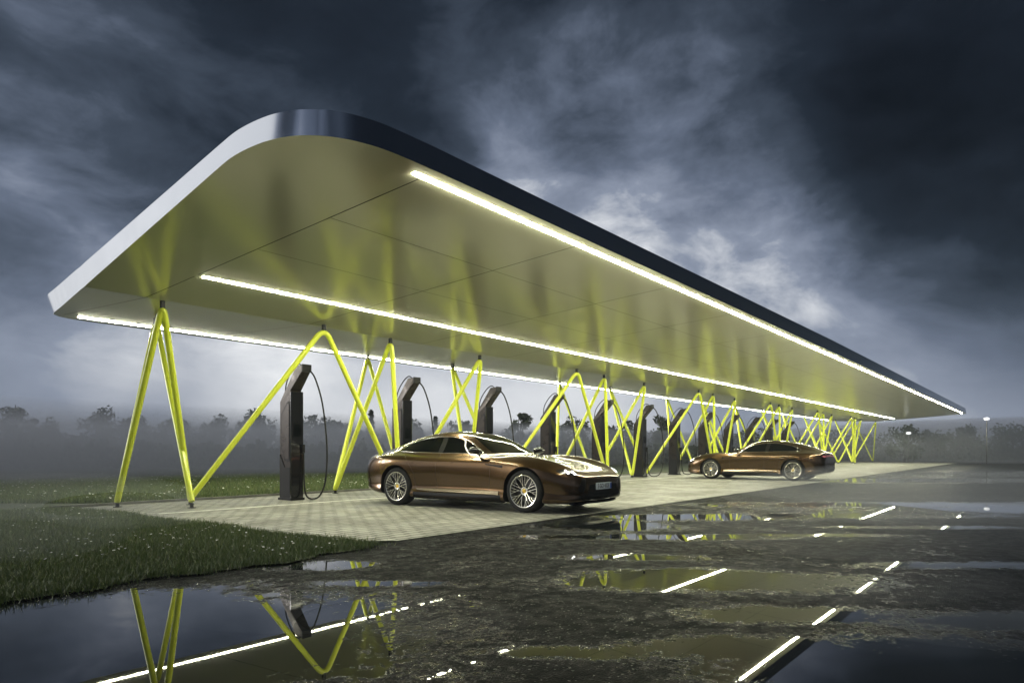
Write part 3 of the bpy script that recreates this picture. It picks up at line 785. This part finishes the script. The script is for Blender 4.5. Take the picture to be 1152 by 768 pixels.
# ------------------------------------------------------------------ trees, hedge
def make_tree(x, Z, h, wd, shape, label, seed, leaves=1500, lsize=.16):
    r_ = np.random.default_rng(seed); rd = random.Random(seed)
    u, v = at(x, Z)
    root = tag(empty('tree', (u, v, 0)), label, 'tree', 'hazy trees beyond the canopy')
    tr = MB(); tr.tube([(0, 0, 0), (.05, 0, h * .3), (rd.uniform(-.2, .2), .1, h * .6), (rd.uniform(-.2, .2), 0, h * .9)], [.035 * h, .028 * h, .016 * h, .005 * h], 8)
    blobs = []
    for i in range(16 if shape == 'round' else 30):
        zz = rd.uniform(.22, .92) * h if shape == 'round' else h * (.2 + .78 * i / 29)
        f = zz / h
        rad = wd * (math.sin(math.pi * min(1, max(.05, (f - .08) / .95))) ** .7 if shape == 'round' else (1.05 - f) * .9)
        a = rd.uniform(0, 6.28); rr = rad * rd.uniform(.3, .85)
        c = Vector((rr * math.cos(a), rr * math.sin(a), zz)); blobs.append((c, rd.uniform(.22, .42) * wd * (1 if shape == 'round' else 1.25 - f)))
        tr.tube([(0, 0, zz * .65), (c.x * .5, c.y * .5, zz * .85), tuple(c)], [.012 * h, .007 * h, .003 * h], 5)
    tr.build('trunk', M['bark'], root, True)
    cr = MB()
    for i in range(leaves):
        c, rad = blobs[i % len(blobs)]
        dd = Vector(r_.normal(size=3)); dd.normalize(); p = c + dd * rad * (r_.random() ** .4) * Vector((1, 1, .8)).length / 1.6
        if p.z < .1: continue
        a = Vector(r_.normal(size=3)).normalized() * lsize * rd.uniform(.6, 1.3); b2 = a.cross(Vector(r_.normal(size=3))).normalized() * lsize * rd.uniform(.5, 1)
        cr.add([p - a, p + b2 * .6, p + a, p - b2 * .6], [(0, 1, 2, 3)])
    cr.build('crown', M['leaves'], root)
TREES = [
 (18, 52, 4.9, 1.5, 'round', 'tall rounded tree standing clear at the far left edge'),
 (-30, 50, 3.6, 1.9, 'round', 'low broad tree cut by the left edge of the picture'),
 (62, 54, 3.7, 1.5, 'round', 'small bushy tree right beside the tall round one at left'),
 (108, 54, 4.2, 2.0, 'round', 'broad domed tree just left of the first yellow leg'),
 (150, 56, 3.8, 1.8, 'round', 'low tree seen between the legs of the first yellow frame'),
 (196, 56, 3.5, 1.7, 'round', 'low dim tree behind the foot of the first yellow frame'),
 (240, 54, 3.6, 1.8, 'round', 'bushy tree in the gap right of the first yellow frame'),
 (285, 54, 4.0, 1.9, 'round', 'rounded tree directly left of the first charger'),
 (360, 52, 3.9, 1.6, 'round', 'ragged tree seen through the cable loop of the first charger'),
 (385, 54, 3.5, 1.6, 'round', 'low tree behind the long leg of the second frame'),
 (418, 52, 4.0, .8, 'cone', 'slim pointed conifer left of the second charger'),
 (490, 58, 3.8, .8, 'cone', 'slim pointed conifer right of the second charger'),
 (462, 55, 3.3, 1.7, 'round', 'low tree hidden partly by the second charger'),
 (515, 56, 3.3, 1.7, 'round', 'low tree above the roofline of the near car'),
 (585, 54, 4.0, 1.2, 'round', 'upright tree right of the third charger cable'),
 (640, 56, 3.4, 1.9, 'round', 'broad low tree behind the fourth charger'),
 (700, 56, 3.4, 1.9, 'round', 'broad low tree above the near car nose'),
 (745, 58, 3.9, 1.5, 'round', 'rounded tree between the sixth and seventh chargers'),
 (1018, 62, 3.1, 2.0, 'round', 'dim tree under the far tip of the canopy'),
 (1052, 66, 2.8, 1.8, 'round', 'low dim tree between the two distant lamps'),
 (1084, 66, 3.3, 1.5, 'round', 'faint tree just right of the canopy tip'),
 (1140, 64, 3.3, 2.3, 'round', 'dark spreading tree at the right edge'),
]
for i, (x, Z, h, wd, shp, lab) in enumerate(TREES): make_tree(x, Z, h, wd, shp, 'hazy ' + lab, 100 + i)
def undergrowth(name, p0, p1, depth, h, n, label, seed):
    r_ = np.random.default_rng(seed); cr = MB()
    p0, p1 = Vector(p0), Vector(p1); dr = (p1 - p0); nn = Vector((-dr.y, dr.x)).normalized()
    tt = r_.random(n); ww = r_.random(n) * depth; hh = r_.random(n)
    for i in range(n):
        p = p0 + dr * tt[i] + nn * ww[i]
        loc = .7 + .3 * math.sin(tt[i] * 47 + 1) * math.sin(tt[i] * 113) + .15 * math.sin(tt[i] * 331)
        z = hh[i] * h * loc
        c = Vector((p.x, p.y, z)); a = Vector(r_.normal(size=3)).normalized() * .16; b2 = a.cross(Vector(r_.normal(size=3))).normalized() * .12
        cr.add([c - a, c + b2, c + a, c - b2], [(0, 1, 2, 3)])
    return tag(cr.build(name, M['leaves']), label, 'undergrowth', kind='stuff')
a = at(-260, 34); b_ = at(980, 62)
undergrowth('undergrowth', at(-200, 36), at(480, 42), 3.0, 1.5, 22000, 'dark dense undergrowth along the back of the turf', 5)
undergrowth('undergrowth', at(480, 42), at(985, 70), 3.0, 1.4, 22000, 'dark undergrowth behind the chargers and far frames', 6)
undergrowth('undergrowth', at(985, 68), at(1250, 60), 3.0, 1.7, 9000, 'dim undergrowth at the right beyond the wet asphalt', 8)
undergrowth('woodland', at(-200, 58), at(1250, 72), 6.0, 3.0, 42000, 'dim far wood below the tree tops', 9)

# ------------------------------------------------------------------ distant lamps
M['lamp'] = mat('lamp_head', (.9, .9, .9), .4, emis=(.95, .96, 1), es=1.1)[0]
M['pole'] = mat('lamp_pole', (.2, .2, .21), .5, metal=.5)[0]
for (px, py, Z, lab) in ((1022, 487, 58, 'small glowing street lamp low under the canopy tip'), (1110, 471, 52, 'taller glowing street lamp right of the canopy tip')):
    u, v = at(px, Z); h = 1 + (HY - py) * Z / F
    rt = tag(empty('street_lamp', (u, v, 0)), lab, 'street lamp', 'distant street lamps')
    MB().tube([(0, 0, 0), (0, 0, h - .1)], [.05, .03], 10).build('pole', M['pole'], rt, True)
    hd = MB()
    vs = []
    for i in range(7):
        aa = math.pi * i / 6
        for q in range(12):
            b2 = 2 * math.pi * q / 12; vs.append((.2 * math.sin(aa) * math.cos(b2), .2 * math.sin(aa) * math.sin(b2), h - .12 * math.cos(aa)))
    hd.add(vs, [(i * 12 + q, i * 12 + (q + 1) % 12, (i + 1) * 12 + (q + 1) % 12, (i + 1) * 12 + q) for i in range(6) for q in range(12)])
    hd.build('lamp_head', M['lamp'], rt, True)

# ------------------------------------------------------------------ haze
m = bpy.data.materials.new('haze'); m.use_nodes = True; t = NT(m.node_tree); t.n.clear()
pv = t.new('ShaderNodeVolumePrincipled'); pv.inputs['Color'].default_value = (.78, .84, .95, 1); pv.inputs['Density'].default_value = .0010
pv.inputs['Anisotropy'].default_value = .1
t.l.new(pv.outputs[0], t.new('ShaderNodeOutputMaterial').inputs['Volume'])
hz = MB().box(-151, 261, -151, 261, -1.02, 7.0).build('haze', m); hz['kind'] = 'stuff'; hz['label'] = 'thin grey evening haze hanging over the whole place'; hz['category'] = 'haze'

m = bpy.data.materials.new('fog'); m.use_nodes = True; t = NT(m.node_tree); t.n.clear()
pv = t.new('ShaderNodeVolumePrincipled'); pv.inputs['Color'].default_value = (.80, .84, .92, 1); pv.inputs['Density'].default_value = .075
t.l.new(pv.outputs[0], t.new('ShaderNodeOutputMaterial').inputs['Volume'])
fb = MB().box(-60, 66, 22, 46, .05, 2.5).build('fog_bank', m); fb['kind'] = 'stuff'; fb['label'] = 'low bank of grey fog in front of the wood'; fb['category'] = 'fog'

m2 = m.copy(); m2.node_tree.nodes['Principled Volume'].inputs['Density'].default_value = .045
def ellipsoid(mb, u, v, a, b2, hh, zc, n1=8, n2=16):
    ca, sa = math.cos(YAW - math.pi / 2), math.sin(YAW - math.pi / 2); vs = []
    for i in range(n1 + 1):
        th = math.pi * i / n1
        for q in range(n2):
            ph = 2 * math.pi * q / n2; xx = a * math.sin(th) * math.cos(ph); yy = b2 * math.sin(th) * math.sin(ph)
            vs.append((u + xx * ca - yy * sa, v + xx * sa + yy * ca, zc - hh * math.cos(th)))
    mb.add(vs, [(i * n2 + q, i * n2 + (q + 1) % n2, (i + 1) * n2 + (q + 1) % n2, (i + 1) * n2 + q) for i in range(n1) for q in range(n2)])
fbm = MB(); ellipsoid(fbm, *at(1180, 76), 38, 34, 3.3, 1.2, 24, 48); fb = fbm.build('fog_bank', m2)
fb['kind'] = 'stuff'; fb['label'] = 'grey fog thickening towards the far right'; fb['category'] = 'fog'
m3 = m.copy(); m3.node_tree.nodes['Principled Volume'].inputs['Density'].default_value = .06
ms = MB()
for (px, py, a, b2, hh) in [(60, 590, 1.9, 1.2, .32), (-10, 640, 1.2, .8, .26), (150, 600, 1.1, .8, .22), (1060, 640, 2.2, 1.0, .28), (960, 690, 1.0, .5, .16), (1120, 600, 3.4, 1.6, .42), (1020, 575, 3.0, 1.5, .35), (1130, 740, .9, .45, .18), (470, 735, .6, .25, .10), (330, 725, .7, .22, .09)]:
    Zc = F / (py - HY); u, v = at(px, Zc); ellipsoid(ms, u, v, a, b2, hh, hh + .07)
mo = ms.build('ground_mist', m3); mo['kind'] = 'stuff'; mo['label'] = 'thin wisps of ground mist over lawn and puddles'; mo['category'] = 'mist'
